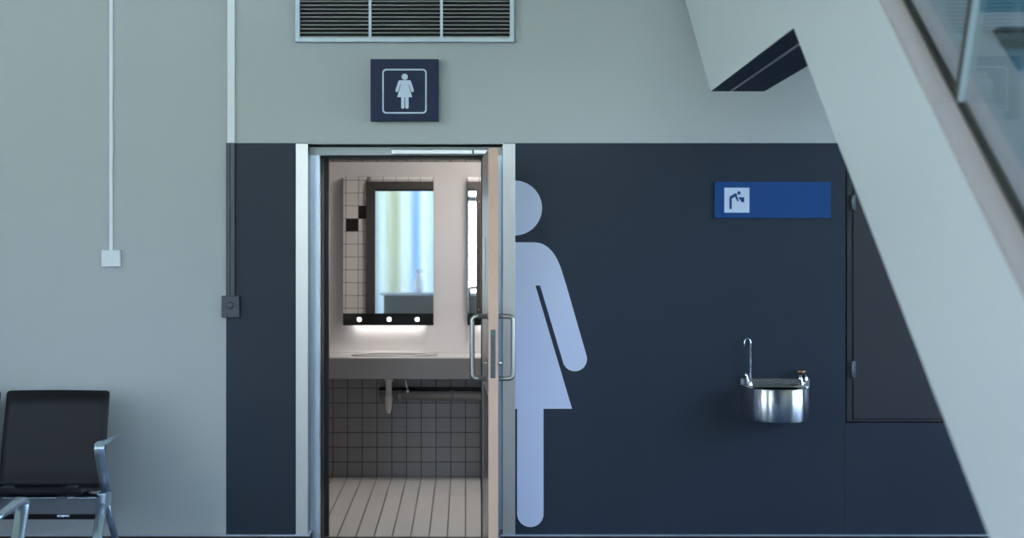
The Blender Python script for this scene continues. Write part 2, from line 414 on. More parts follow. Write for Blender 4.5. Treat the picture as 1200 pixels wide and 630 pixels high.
def dhandle(side):
    y0 = 0 if side < 0 else TH
    off = .078*side
    z0, z1 = zd(443.5, dn+.07), zd(370.5, dn+.07)
    pts = [(hx, y0, z0)]
    r = .022
    pts += [(hx, y0+off-side*r, z0)]
    for t in range(1, 6):
        a = math.pi/2*t/5
        pts.append((hx, y0+off-side*r+side*r*math.sin(a), z0+r-r*math.cos(a)))
    for t in range(0, 6):
        a = math.pi/2*t/5
        pts.append((hx, y0+off-side*r+side*r*math.cos(a), z1-r+r*math.sin(a)))
    pts += [(hx, y0, z1)]
    return MB().m(M['steel']).tube(pts, .0118, 16)
for sd in (-1, 1):
    hd = local(dhandle(sd), 'pull_handle')
    y0 = 0 if sd < 0 else TH
    r_ = MB().m(M['steel'])
    for z in (zd(443.5, dn+.07), zd(370.5, dn+.07)):
        r_.lathe([(.017, y0), (.017, y0+sd*.004), (.013, y0+sd*.006)], (hx, 0, z), 'y', 20)
    local(r_, 'rosette', hd)
    t_ = MB().m(M['steel']).lathe([(.011, y0), (.011, y0+sd*.012), (.006, y0+sd*.014), (.006, y0+sd*.022), (.004, y0+sd*.023)], (L-.05, 0, zd(425, dn+.05)), 'y', 16)
    local(t_, 'lock_knob')
local(MB().m(M['steel']).box(L-.46, L-.42, -.006, 0, zd(332, dn+.44), zd(278, dn+.44), .002), 'slim_plate')  # slim upright steel plate on the left face
hh = MB().m(M['alu_blue'])
hh.box(.0, .05, TH, TH+.022, zd(196, 8.1), zd(179, 8.1), .003); hh.box(.0, .05, TH, TH+.022, .25, .35, .003); hh.box(0, .05, TH, TH+.022, 1.0, 1.1, .003)
local(hh, 'hinge')

# ================================================================== THINGS ON THE WALL
# --- vent grille
v = thing('vent_grille', 'wide slatted ventilation grille in three bays above the toilet sign', 'vent', (X(474.5), 0, Z(50)))
vx0, vx1, vz0, vz1 = X(347), X(602.5), Z(50), 3.20
MB().m(M['black']).box(vx0+.01, vx1-.01, -.004, 0, vz0+.01, vz1-.01).build('shade_backing', None, v)  # black sheet stands in for the shade inside the duct
f = MB().m(M['vent'])
fw = .024
f.box(vx0, vx1, -.034, 0, vz0, vz0+fw, .003); f.box(vx0, vx1, -.034, 0, vz1-fw, vz1, .003)
f.box(vx0, vx0+fw, -.0345, 0, vz0+.001, vz1-.001, .003); f.box(vx1-fw, vx1, -.0345, 0, vz0+.001, vz1-.001, .003)
f.build('frame', None, v)
for px in (434, 517.5):
    MB().m(M['vent']).box(X(px)-.0075, X(px)+.0075, -.033, -.004, vz0+fw-.002, vz1-fw+.002).build('divider', None, v)
for a, b in ((vx0+fw, X(434)-.0075), (X(434)+.0075, X(517.5)-.0075), (X(517.5)+.0075, vx1-fw)):
    sl = MB().m(M['slat']); z = vz0+fw+.0035
    sl.box(a, b, -.024, -.004, vz0+fw-.001, vz0+fw+.006)
    while z < vz1-fw-.01:
        sl.prism([(a, -.024, z), (a, -.0245, z+.0045), (a, -.008, z+.001), (a, -.008, z-.0008)], (b-a, 0, 0))
        z += .0214
    sl.build('louvre', None, v)

# --- pictogram polygons
def arc(cx, cy, r, a0, a1, n=16):
    return [(cx+r*math.cos(math.radians(a0+(a1-a0)*i/n)), cy-r*math.sin(math.radians(a0+(a1-a0)*i/n))) for i in range(n+1)]
def plate(mb, pts, y0, y1):     # pixel outline on the wall plane
    mb.prism([(X(a), y0, Z(b)) for a, b in pts], (0, y1-y0, 0))
# --- mural half figure
mu = thing('figure_mural', 'huge pale blue half of a woman pictogram on the navy wall', 'mural', (X(625), -.001, Z(617)))
mb = MB().m(M['mural'])
cut = 603.7
a_ = math.degrees(math.acos((cut-603.1)/32.1))
plate(mb, arc(603.1, 243.6, 32.1, a_, -a_, 48), -.0015, -.0001); mb.build('head', None, mu)
mb = MB().m(M['mural'])
body = [(cut, 283.8), (625.7, 283.8), (630, 284.2), (634, 285.1), (637.8, 286.8), (641.2, 289), (644.5, 291.8), (648.0, 295.6), (651, 300), (654, 306), (657, 313.2), (659.2, 320), (664, 335.5)]
body += arc(673.6, 420.4, 14.3, 16.5, -163.5, 24)
body += [(632.9, 334.3), (627.4, 334.3), (670.3, 478.6), (636.9, 478.6)]
body += arc(621.5, 601.6, 15.5, 0, -180, 24)
body += [(606.0, 478.6), (cut, 478.6)]
plate(mb, body, -.0015, -.0001); mb.build('body', None, mu)

# --- women's toilet box sign
sg = thing('toilet_sign', 'square navy box sign with white woman symbol above the doorway', 'sign', (X(474), 0, Z(143)))
sx0, sx1, sz0, sz1 = X(434.5)+.002, X(514)+.001, Z(142.5), Z(70.5)
SD = .055; sf = -SD                       # box depth
MB().m(M['sign_navy']).box(sx0, sx1, -SD, 0, sz0, sz1, .0015).build('sign_box', None, sg)
def SP(px, py): return ((px-PX)*(8-SD)/F, EYE+(PY-py)*(8-SD)/F)
def splate(mb, pts, th=.0012): mb.prism([(SP(a, b)[0], -SD-th, SP(a, b)[1]) for a, b in pts], (0, th, 0))
def rrect(x0, y0, x1, y1, r, n=6):
    return arc(x1-r, y0+r, r, 90, 0, n)+arc(x1-r, y1-r, r, 0, -90, n)+arc(x0+r, y1-r, r, -90, -180, n)+arc(x0+r, y0+r, r, 180, 90, n)
bd = MB().m(M['sign_white'])
oo, ii = rrect(448, 80.7, 500, 133, 4.6), rrect(449.7, 82.4, 498.3, 131.3, 3.2)
n_ = len(oo)
for i in range(n_):
    j = (i+1) % n_
    if (Vector(oo[i])-Vector(oo[j])).length < 1e-4: continue
    splate(bd, [oo[i], oo[j], ii[j], ii[i]])
bd.build('border', None, sg)
# figure: local crop coordinates (7.5 px per photo pixel)
def q(a, b): return (430+a/7.5, 66+b/7.5)
wf = MB().m(M['sign_white'])
splate(wf, arc(*q(332, 180), 3.65, 0, 345, 23))
shape = [q(285, 210), q(378, 210)] + [q(388, 222), q(412, 296)]
shape += [q(410, 309), q(400, 315), q(390, 309), q(368, 244), q(364, 246)]
shape += [q(398, 358), q(366, 358), q(366, 450), q(360, 459), q(345, 459), q(337, 450), q(337, 362), q(330, 362), q(330, 450), q(323, 459), q(308, 459), q(301, 450), q(301, 358), q(265, 358)]
shape += [q(299, 246), q(295, 244), q(274, 309), q(264, 315), q(253, 309), q(251, 296), q(275, 222)]
splate(wf, shape); wf.build('woman_symbol', None, sg)

# --- blue drinking fountain sign
bs = thing('fountain_sign', 'long blue sign with white drinking symbol square above the fountain', 'sign', (X(905), 0, Z(255)))
MB().m(M['sign_blue']).box(X(837)+.0, X(973), -.012, 0, Z(255.3), Z(213), .001).build('sign_panel', None, bs)
SD2 = .012
def BP(px, py): return ((px-PX)*(8-SD2)/F, EYE+(PY-py)*(8-SD2)/F)
def bplate(mb, pts, y=-SD2, th=.001): mb.prism([(BP(a, b)[0], y-th, BP(a, b)[1]) for a, b in pts], (0, th, 0))
sq = MB().m(M['sign_white']); bplate(sq, [(848.8, 219.8), (878.2, 219.8), (878.2, 249.0), (848.8, 249.0)]); sq = sq.build('symbol_square', None, bs)
def g(a, b): return (840+a/12.6, 210+b/12.6)
ic = MB().m(M['sign_icon'])
def ip(pts): bplate(ic, pts, -SD2-.001, .0008)
ip(arc(*g(326, 201), 2.05, 0, 345, 20))
ip([g(185, 262), g(195, 250), g(268, 206), g(285, 206), g(298, 218), g(302, 262), g(322, 312), g(318, 325), g(306, 327), g(277, 280), g(272, 258), g(222, 282), g(221, 430), g(213, 440), g(193, 440), g(185, 430)])
ip([g(314, 265), g(405, 265), g(405, 338), g(368, 338)])
ic.build('drinker_symbol', None, sq)
ic = MB().m(M['sign_water'])
for (p0, p1) in ((g(345, 250), g(350, 236)), (g(350, 236), g(362, 230)), (g(362, 230), g(385, 238))):
    d_ = (Vector(p1)-Vector(p0)).normalized(); nrm = Vector((-d_.y, d_.x))*.35
    bplate(ic, [Vector(p0)+nrm, Vector(p1)+nrm, Vector(p1)-nrm, Vector(p0)-nrm], -SD2-.001, .0008)
ic.build('water_mark', None, sq)

# --- conduits and boxes
c = MB().m(M['white_plastic']).box(X(128.6), X(132.8), -.012, 0, Z(293), HT, .0015)
tag(c.build('cable_trunking'), 'thin white cable trunking running down to the white box', 'conduit')
c = thing('cable_trunking', 'wide cable trunking along the paint edge, white then painted navy', 'conduit', (X(271), 0, Z(346)))
MB().m(M['white_plastic']).box(X(267), X(275.6), -.018, 0, ZP, HT, .002).build('white_section', None, c)['label'] = 'white upper trunking section'
nn = MB().m(M['navy_plastic']).box(X(266.6), X(270.2), -.022, 0, Z(347), ZP, .002).box(X(270.2), X(275.6), -.018, 0, Z(347), ZP, .0015)
nn.build('painted_section', None, c)['label'] = 'navy painted lower trunking section'
c = thing('socket_box', 'small white square box ending the thin trunking above the chair', 'junction box', (X(131), 0, Z(312)))
MB().m(M['white_plastic']).box(X(120.3), X(142), -.030, 0, Z(312), Z(293), .002).build('cover', None, c)
MB().m(M['white_plastic']).lathe([(.003, -.030), (.002, -.0315)], (X(131), 0, Z(296)), 'y', 10).build('screw', None, c)
c = thing('junction_box', 'dark painted square junction box below the navy trunking', 'junction box', (X(271.5), 0, Z(371)))
MB().m(M['navy_plastic']).box(X(260.8), X(281.6), -.035, 0, Z(371.4), Z(346.3), .003).build('cover', None, c)
for px in (263.8, 277.3): MB().m(M['black']).lathe([(.004, -.0348), (.0035, -.0365)], (X(px), 0, Z(359)), 'y', 12).build('screw', None, c)
k = MB().m(M['navy_plastic']).lathe([(.022, -.0345), (.021, -.0362), (.012, -.0366)], (X(270.8), 0, Z(357.5)), 'y', 24)
k.build('blanking_disc', None, c)

# --- dark access cabinet in the navy wall
cb = thing('wall_cabinet', 'dark grey flush cabinet door set in the navy wall behind the staircase', 'cabinet', ((CX0+CX1)/2, .0, CZ0))
fr = MB().m(M['cabinet'])
g0 = .010
fr.box(CX0+g0, CX0+g0+.030, .012, .08, CZ0+.006, CZ1-.002, .001); fr.box(CX1-.04, CX1-.002, .012, .08, CZ0+.006, CZ1-.002, .001)
fr.box(CX0+g0+.030, CX1-.04, .0125, .08, CZ0+.006, CZ0+.016); fr.box(CX0+g0+.030, CX1-.04, .0125, .08, CZ1-.02, CZ1-.002)
fr.build('frame', None, cb)
dl = MB().m(M['cabinet']).box(CX0+g0+.033, CX1-.043, .006, .05, CZ0+.020, CZ1-.024, .002).build('door', None, cb)
for pa, pb in ((228, 246), (423, 442)):
    h = MB().m(M['cabinet']).tube([(X(999), .002, Z(pb)), (X(999), .002, Z(pa))], .0075, 12)
    h.box(X(999), X(1003), .0, .012, Z(pb), Z(pa))
    h.build('hinge', M['beam'], dl)['label'] = 'lighter grey hinge'

# --- drinking fountain
FX0, FX1, FZ0, FZ1 = 1.497, 1.846, .738, .913
ft = thing('drinking_fountain', 'brushed steel wall drinking fountain with swan neck filler and bubbler', 'drinking fountain', ((FX0+FX1)/2, 0, FZ0))
cxf, hw = (FX0+FX1)/2, (FX1-FX0)/2
def outline(inset=0.0, n=40, dep=.285):
    pts = []
    h = hw-inset; straight = .075; dd = dep-straight-inset
    for i in range(n+1):
        a = math.pi*i/n
        ca, sa = math.cos(a), math.sin(a); e = .78
        pts.append((cxf-h*math.copysign(abs(ca)**e, ca), -straight-dd*abs(sa)**e))
    return [(cxf-h, -inset)]+pts+[(cxf+h, -inset)]
b_ = MB().m(M['bowl'])
bm = b_.bm
O, I = outline(), outline(.012)
I2 = outline(.05)
def ring(pts, z): return [bm.verts.new((x, y, z)) for x, y in pts]
r0, r1, r2, r3, r4 = ring(outline(.004), FZ0), ring(O, FZ0+.006), ring(O, FZ1-.003), ring(outline(.002), FZ1), ring(I, FZ1)
r5 = ring(I, FZ1-.03); r6 = ring(I2, FZ1-.10)
rs = [r0, r1, r2, r3, r4, r5, r6]
for A, B in zip(rs[:-1], rs[1:]):
    for i in range(len(A)):
        j = (i+1) % len(A); fce = bm.faces.new([A[i], A[j], B[j], B[i]]); fce.smooth = 0 < i < len(A)-2
bm.faces.new(r0); bm.faces.new(r6)
bowl = b_.build('bowl', None, ft)
k = MB().m(M['chrome']).lathe([(.02, FZ1-.10), (.02, FZ1-.096), (.008, FZ1-.098)], (cxf, -.13, 0), 'z', 20); k.build('drain', None, bowl)
MB().m(M['steel_h']).box(X(868), X(948), -.012, 0, FZ1-.03, Z(443.2), .002).build('backplate', None, ft)
MB().m(M['steel_h']).box(cxf-hw+.01, cxf+hw-.01, -.06, -.010, FZ1-.012, FZ1-.001, .002).build('rear_ledge', None, ft)
# swan neck
dp = 7.955
def Q(px, py, d=dp): return P(px, py, d)
nk = [Q(879.5, 455), Q(879.5, 420), Q(879.5, 402)]
for t in range(1, 9):
    a = math.pi*t/8; nk.append(Q(876.0+3.6*math.cos(a), 402-5.6*math.sin(a)))
nk.append(Q(872.3, 407.5))
sn = MB().m(M['chrome']).tube(nk, [.0065, .006]+[.0052]*(len(nk)-2), 12).build('swan_neck', None, ft)
MB().m(M['chrome']).lathe([(.013, 0), (.013, .02), (.009, .035), (.007, .05)], tuple(Q(879.5, 456)), 'z', 16).build('collar', None, sn)
lv = MB().m(M['chrome']).tube([Q(876.5, 454), Q(876.2, 446), Q(874.6, 440), Q(873.3, 437)], [.010, .009, .008, .009], 12)
lv.build('tap_lever', None, ft)
# bubbler tap
bb = MB().m(M['chrome']).tube([Q(939.5, 458), Q(939.2, 450), Q(938, 444), Q(937.2, 439)], [.014, .015, .013, .012], 14)
bb.tube([Q(940, 450), Q(944.5, 448), Q(945, 443), Q(943.5, 438.5)], [.011, .011, .009, .007], 12)
bb.tube([Q(938, 457), Q(943, 457.5)], .008, 12)
bb = bb.build('bubbler', None, ft)
p_ = Q(938.8, 437)
MB().m(M['bronze']).lathe([(.014, -.004), (.025, .002), (.028, .012), (.022, .018), (.008, .018)], tuple(p_), 'z', 18).build('mouth_guard', None, bb)['label'] = 'worn brown mouth guard'

# ================================================================== BATHROOM
MF = BY-.11                                # mirror face
def mirror_unit(x0, x1, label, yaw=-.0074, name='mirror_cabinet'):
    d = 8+MF; z1 = EYE+(PY-207)*d/F; z0 = EYE+(PY-381)*d/F; zb = EYE+(PY-367)*d/F
    t = thing(name, label, 'mirror', ((x0+x1)/2, MF+.05, z0), 'lit bathroom mirrors')
    MB().m(M['dark_frame']).box(x0+.003, x1-.003, MF+.031, BY-.012, z0+.01, z1-.003).build('body', None, t)
    def my(x, z): return MF+yaw*(x-x0)+.016*(z-zb)
    mg = MB().m(M['mirror']); yb = MF+.03
    cs = [(x0, zb), (x1, zb), (x1, z1), (x0, z1)]
    va = [mg.bm.verts.new((x, my(x, z), z)) for x, z in cs]; vb = [mg.bm.verts.new((x, yb, z)) for x, z in cs]
    mg.bm.faces.new(va); mg.bm.faces.new(vb)
    for i in range(4): mg.bm.faces.new([va[i], va[(i+1) % 4], vb[(i+1) % 4], vb[i]])
    mg.build('mirror_glass', None, t)
    MB().m(M['mirror_black']).box(x0, x1, MF, MF+.006, z0, zb).build('light_band', None, t)
    w_ = x1-x0
    for fx in (.18, .51, .82):
        l = MB().m(M['led']).lathe([(.0155, -.0008), (.014, -.002)], (x0+w_*fx, MF, (z0+zb)/2), 'y', 16)
        l.build('spot_lens', None, t)
    MB().m(M['ledstrip']).box(x0+.07, x1-.07, MF+.03, BY-.03, z0+.002, z0+.010).build('light_strip', None, t)
    return t
s_m = (8+MF)/F
mirror_unit((402-PX)*s_m, (508-PX)*s_m, 'tall frameless mirror seen fully in the doorway, three lit spots below')
mirror_unit((548-PX)*s_m, (654-PX)*s_m, 'second tall mirror mostly hidden behind the open door edge', 0.0)
# long washbasin
dF = 10.03; yF = dF-8
zt, zu = EYE-(418.5-PY)*dF/F, EYE-(443.5-PY)*dF/F
wb = thing('washbasin_counter', 'long off-white washbasin counter running across the bathroom back wall', 'washbasin', (0, (yF+BY)/2, zu))
c = MB().m(M['counter'])
bx0, bx1 = -.80, -.20                        # basin hollow
c.box(-1.7, bx0, yF, BY-.012, zu, zt); c.box(bx1, 1.7, yF, BY-.012, zu, zt)
c.box(bx0, bx1, yF+.001, yF+.06, zu, zt-.001); c.box(bx0, bx1, BY-.08, BY-.012, zu, zt-.001); c.box(bx0, bx1, yF+.06, BY-.08, zu, zu+.02)
c.build('worktop', None, wb)
MB().m(M['apron']).box(-1.7, 1.7, yF-.018, yF, zu-.001, zt-.006, .002).build('front_apron', None, wb)['label'] = 'dark grey front apron'
MB().m(M['counter']).box(-1.7, 1.7, BY-.030, BY-.012, zt, zt+.012, .003).build('upstand', None, wb)
rim = []
for i in range(41):
    a = 2*math.pi*i/40
    rim.append((-.52+.27*math.cos(a), (yF+BY)/2+.0+.14*math.sin(a), zt+.003))
MB().m(M['counter']).tube(rim, .006, 8).build('basin_rim', None, wb)
# plumbing
d = 10.22
pp = thing('waste_trap', 'white bottle trap hanging under the washbasin counter', 'drain trap', P(455.5, 484, d))
base = P(455.5, 0, d)
def zz(py, d_=d): return EYE+(PY-py)*d_/F
r = MB().m(M['pipe'])
r.lathe([(.022, zz(465)), (.022, zz(446.5)), (.030, zz(446)), (.030, zu)], (base.x, base.y, 0), 'z', 20).build('tail_pipe', None, pp)
r = MB().m(M['pipe']); r.lathe([(.010, zz(484)), (.017, zz(481)), (.023, zz(473)), (.027, zz(466)), (.027, zz(464.5))], (base.x, base.y, 0), 'z', 20).build('trap_cup', None, pp)
r = MB().m(M['pipe']); a_ = P(443, 463, 10.32); b2 = P(700, 464.5, 10.32)
wp = thing('waste_pipe', 'grey waste pipe running along the tiles below the counter', 'pipe', P(500, 463, 10.32))
r.tube([P(444, 462.5, 10.34), P(560, 463.5, 10.34), P(780, 466, 10.34)], .032, 18)
r.build('pipe', M['pipe_grey'], wp)
for px in (468, 530): MB().m(M['pipe']).lathe([(.037, -.012), (.037, .012)], tuple(P(px, 463, 10.34)), 'x', 18).build('coupling', M['pipe_grey'], wp)
for px in (480, 680): MB().m(M['pipe']).box(P(px, 0, 10.34).x-.012, P(px, 0, 10.34).x+.012, 2.35, BY, zz(466, 10.34), zz(461, 10.34)).build('bracket', M['pipe_grey'], wp)
hp = MB().m(M['pipe_dark']).tube([P(444, 455.5, 10.37), P(780, 455.8, 10.37)], .014, 12)
hp.box(P(500, 0, 10.37).x, P(500, 0, 10.37).x+.02, 2.37, BY, zz(457, 10.37), zz(454, 10.37))
tag(hp.build('supply_pipe'), 'thin black insulated pipe just above the grey waste pipe', 'pipe')
sv = thing('stop_valve', 'small chrome stop valve with hose under the counter', 'valve', P(478, 458, 10.2))
MB().m(M['chrome']).tube([P(475, 444, 10.2), P(476, 450, 10.2), P(477.6, 456, 10.22)], .006, 10).build('hose', None, sv)
MB().m(M['chrome']).lathe([(.008, -.03), (.015, -.02), (.015, -.004), (.009, 0), (.009, .16)], tuple(P(478, 457.5, 10.24)), 'y', 14).build('valve_knob', None, sv)
# ceiling lamp
cl = thing('ceiling_light', 'square lit ceiling panel in the bathroom above the door view', 'ceiling light', (.35, 1.2, 2.66))
MB().m(M['vent']).box(.03, .67, .88, 1.52, 2.675, 2.70).build('frame', None, cl)
MB().m(M['lamp']).box(.07, .63, .92, 1.48, 2.660, 2.676).build('diffuser', None, cl)

# ================================================================== BENCHES
def make_bench():
    """local frame: front towards -y, origin on the floor at the beam; built at identity"""
    root = thing('beam_bench', '', 'bench', (0, 0, 0))
    D0 = 7.38                              # depth of the beam centre in the photograph
    def yy(d): return d-D0
    half = .575
    def pt(x, d, z): return (x, yy(d), z)
    # beam
    MB().m(M['beam']).box(-half, half, yy(7.27), yy(7.40), .345, .425, .004).build('beam', None, root)
    MB().m(M['bench_alu']).box(-half, half, yy(7.262), yy(7.272), .424, .432, .002).build('beam_edge', None, root)
    MB().m(M['seat_black']).box(-half+.02, half-.02, yy(7.42), yy(7.46), .290, .345, .004).build('lower_rail', None, root)
    for cx in (-.295, .275):
        w2 = .268
        # shell section: seat curving up into the backrest
        sec = [(7.10, .486), (7.13, .498), (7.22, .486), (7.34, .464), (7.44, .447), (7.50, .446)]
        bk = [(7.515, .448), (7.535, .475), (7.55, .53), (7.575, .62), (7.61, .73), (7.645, .84), (7.668, .918)]
        def shell(sec_, name, nx=14):
            mb = MB().m(M['seat_black']); bm_ = mb.bm
            T_ = .016; grid = []
            for k_, (dd, z_) in enumerate(sec_):
                a0 = Vector(sec_[max(k_-1, 0)]); a1 = Vector(sec_[min(k_+1, len(sec_)-1)])
                tn = (a1-a0).normalized(); nr = Vector((-tn.y, tn.x))
                row = []
                for j in range(nx+1):
                    u = -1+2*j/nx
                    rnd = 0
                    x = cx+w2*u
                    dz = .006*(u*u)
                    row.append((bm_.verts.new((x, yy(dd)-0*nr.x, z_-(.004*(u*u) if k_ == len(sec_)-1 else 0))),
                                bm_.verts.new((x, yy(dd-nr.x*T_), z_-nr.y*T_))))
                grid.append(row)
            nr_ = len(sec_)
            for a in range(nr_-1):
                for j in range(nx):
                    bm_.faces.new([grid[a][j][0], grid[a][j+1][0], grid[a+1][j+1][0], grid[a+1][j][0]]).smooth = True
                    bm_.faces.new([grid[a][j][1], grid[a+1][j][1], grid[a+1][j+1][1], grid[a][j+1][1]]).smooth = True
                bm_.faces.new([grid[a][0][0], grid[a+1][0][0], grid[a+1][0][1], grid[a][0][1]])
                bm_.faces.new([grid[a][nx][0], grid[a][nx][1], grid[a+1][nx][1], grid[a+1][nx][0]])
            for j in range(nx):
                bm_.faces.new([grid[0][j][0], grid[0][j][1], grid[0][j+1][1], grid[0][j+1][0]])
                bm_.faces.new([grid[-1][j][0], grid[-1][j+1][0], grid[-1][j+1][1], grid[-1][j][1]])
            # rounded top corners
            ced = [e for e in bm_.edges if abs(e.verts[0].co.x-e.verts[1].co.x) < 1e-6 and abs(abs(e.verts[0].co.x-cx)-w2) < 1e-4
                   and (e.verts[0].co-e.verts[1].co).length < T_*1.3
                   and {e.verts[0], e.verts[1]} in [{grid[-1][0][0], grid[-1][0][1]}, {grid[-1][nx][0], grid[-1][nx][1]}]]
            if name == 'backrest' and ced: bmesh.ops.bevel(bm_, geom=ced, offset=.018, segments=5, affect='EDGES', profile=.5)
            return mb.build(name, M['seat_black'], root)
        shell(sec, 'seat'); shell(bk, 'backrest')
        for dx in (-.19, .13):
            br = MB().m(M['beam']).box(cx+dx-.025, cx+dx+.03, yy(7.30), yy(7.46), .425, .458, .002)
            br.box(cx+dx-.025, cx+dx+.03, yy(7.255), yy(7.31), .425, .436, .002)
            br = br.build('seat_bracket', None, root)
            MB().m(M['chrome']).lathe([(.006, 0), (.004, .003)], (cx+dx, yy(7.275), .436), 'z', 10).build('screw', None, br)
            br = MB().m(M['bench_alu']).box(cx+dx-.022, cx+dx+.038, yy(7.255), yy(7.43), .334, .345, .002).build('clamp', None, root)
            MB().m(M['chrome']).lathe([(.006, 0), (.005, -.004)], (cx+dx+.008, yy(7.256), .3395), 'y', 10).build('screw', None, br)
        MB().m(M['beam']).box(cx-.22, cx+.22, yy(7.44), yy(7.50), .40, .435, .004).build('back_support', None, root)
    for sx in (-1, 1):
        x = sx*half+sx*.010
        arm = [pt(x, 7.43, .435), pt(x, 7.37, .52), pt(x, 7.305, .63), pt(x, 7.285, .665), pt(x, 7.29, .683), pt(x, 7.315, .690), pt(x, 7.40, .687), pt(x, 7.52, .682), pt(x, 7.63, .678)]
        MB().m(M['bench_alu']).tube(arm, [1, 1, 1, 1, 1, .9, .75, .7, .6], 16, flat=(.026, .014)).build('armrest', None, root)
        MB().m(M['bench_alu']).box(x-.022, x+.022, yy(7.33), yy(7.46), .360, .438, .006).build('end_casting', None, root)
        MB().m(M['bench_alu']).tube([pt(x, 7.37, .42), pt(x, 7.26, .25), pt(x, 7.10, .012)], [1, .95, .8], 16, flat=(.026, .017)).build('leg', None, root)
        MB().m(M['bench_alu']).tube([pt(x, 7.42, .38), pt(x, 7.56, .22), pt(x, 7.74, .012)], [.9, .85, .7], 16, flat=(.020, .015)).build('leg', None, root)
        MB().m(M['rubber']).lathe([(.02, 0), (.018, .012)], pt(x, 7.10, 0), 'z', 12).build('foot_pad', None, root)
        MB().m(M['rubber']).lathe([(.02, 0), (.018, .012)], pt(x, 7.74, 0), 'z', 12).build('foot_pad', None, root)
    return root
def copy_tree(o, parent=None):
    c_ = o.copy(); COL.objects.link(c_)
    if parent: c_.parent = parent
    for ch in [x for x in list(bpy.data.objects) if x.parent == o]: copy_tree(ch, c_)
    return c_
bench = make_bench()
bench2 = copy_tree(bench)
bench['label'] = 'black seat of a beam bench standing against the grey wall'
bench.location = (-1.82-.585, 7.38-8, 0)
bench2['label'] = 'nearer beam bench, only its curved metal armrest enters at bottom left'
bench['group'] = bench2['group'] = 'waiting benches'
# rotated half a turn: post top (local d 7.285) must stand 5.806 m from the camera
bench2.rotation_euler = (0, 0, math.pi)
bench2.location = (-1.752-.585, 5.806-8+(7.285-7.38), 0)

# ================================================================== STAIRCASE
k_ = .95
xf0, xfs = .815, .0425                      # outer face plane x = xf0 + xfs*d
def ztop(d): return .08+.646*d
dA, dB = 6.9*k_, 4.746*k_
zS = EYE+163*dA/F
def face(off, d, z): return Vector((xf0+xfs*d+off, d-8, z))
st = thing('staircase', 'white staircase with glass balustrade descending across the upper right corner', 'staircase', face(.6, 1.6, 0))
d_lo = .9
zb_slope = (zS-1.179*1)/(dB-2.729*k_) if False else (EYE+(PY-33)*dB/F - (EYE+(PY-630)*2.729*k_/F))/(dB-2.729*k_)
def zbot(d): return zS-(dB-d)*zb_slope
def ubot(d): return zS+(d-dA)*((EYE+270*8.03*k_/F)-zS)/(8.03*k_-dA)
d_up = 7.97
d_floor = dB-zS/zb_slope
def string_profile(drop=0.0):
    low = max(d_floor, .5)
    pts = [(low, zbot(low) if low > d_floor else 0.0)]
    pts += [(dB, zS), (dA, zS), (d_up, ubot(d_up))]
    zl = ztop(dB+.25)-drop                   # landing upper edge
    pts += [(d_up, zl+(d_up-(dA+.1))*.62), (dA+.1, zl), (dB+.25, zl), (low, ztop(low)-drop)]
    return pts
def string(off0, off1, drop, material, name, under=None):
    mb = MB().m(material)
    mb.prism([face(off0, d_, z_) for d_, z_ in string_profile(drop)], (off1-off0, 0, 0))
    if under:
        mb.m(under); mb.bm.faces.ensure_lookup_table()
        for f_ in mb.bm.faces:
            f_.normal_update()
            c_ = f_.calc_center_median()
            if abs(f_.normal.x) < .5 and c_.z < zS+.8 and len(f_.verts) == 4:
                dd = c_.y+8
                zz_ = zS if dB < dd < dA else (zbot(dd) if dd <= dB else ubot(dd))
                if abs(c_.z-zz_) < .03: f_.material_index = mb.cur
    return mb.build(name, None, st)
string(0, .082, .0, M['stair_white'], 'stringer', M['stair_soffit'])
string(.094, .24, .03, M['stair_inner'], 'inner_stringer', M['stair_soffit'])
# joint strip recessed between the two
mb = MB().m(M['soffit_line'])
mb.prism([face(.082, d_, z_+(-.0015 if i in (0, 1, 2, 3) else -.02)) for i, (d_, z_) in enumerate(string_profile())], (.012, 0, 0))
mb.build('joint_strip', None, st)
# cap on the sloping top
def slab(off0, off1, d0, d1, h0, h1, material, name, lean=0.0, parent=None):
    """piece that follows the slope; ends square to the slope when lean=.646"""
    mb = MB().m(material)
    mb.prism([face(off0, d0, ztop(d0)+h0), face(off0, d1, ztop(d1)+h0), face(off0, d1-lean*(h1-h0), ztop(d1-lean*(h1-h0))+h1*(1+0)), face(off0, d0-lean*(h1-h0), ztop(d0-lean*(h1-h0))+h1)], (off1-off0, 0, 0))
    return mb.build(name, None, parent or st)
low = max(d_floor, .5)
dJ = 2.973
slab(.0, .11, dJ+.006, dB, .0005, .012, M['stair_cap'], 'cap'); slab(.0, .11, low, dJ-.006, .0005, .012, M['stair_cap'], 'cap')
slab(.049, .052, low, dB, .012, .018, M['gasket'], 'gasket'); slab(.0645, .0675, low, dB, .012, .018, M['gasket'], 'gasket')
slab(.050, .066, low, dB, .010, .016, M['gasket'], 'gasket')
le = .40
for (a, b) in ((dJ+.008, dB-.02), (low+.5, dJ-.008)):
    gp = slab(.052, .0645, a, b, .016, .85, M['stair_glass'], 'glass_panel', le)
    slab(.0515, .065, a-.001, a+.003, .016, .85, M['glass_edge'], 'glass_edge', le, gp)
    slab(.0515, .065, b-.003, b+.001, .016, .85, M['glass_edge'], 'glass_edge', le, gp)
slab(.050, .0664, dJ-.009, dJ+.009, .016, .85, M['gasket'], 'joint_seal', le)
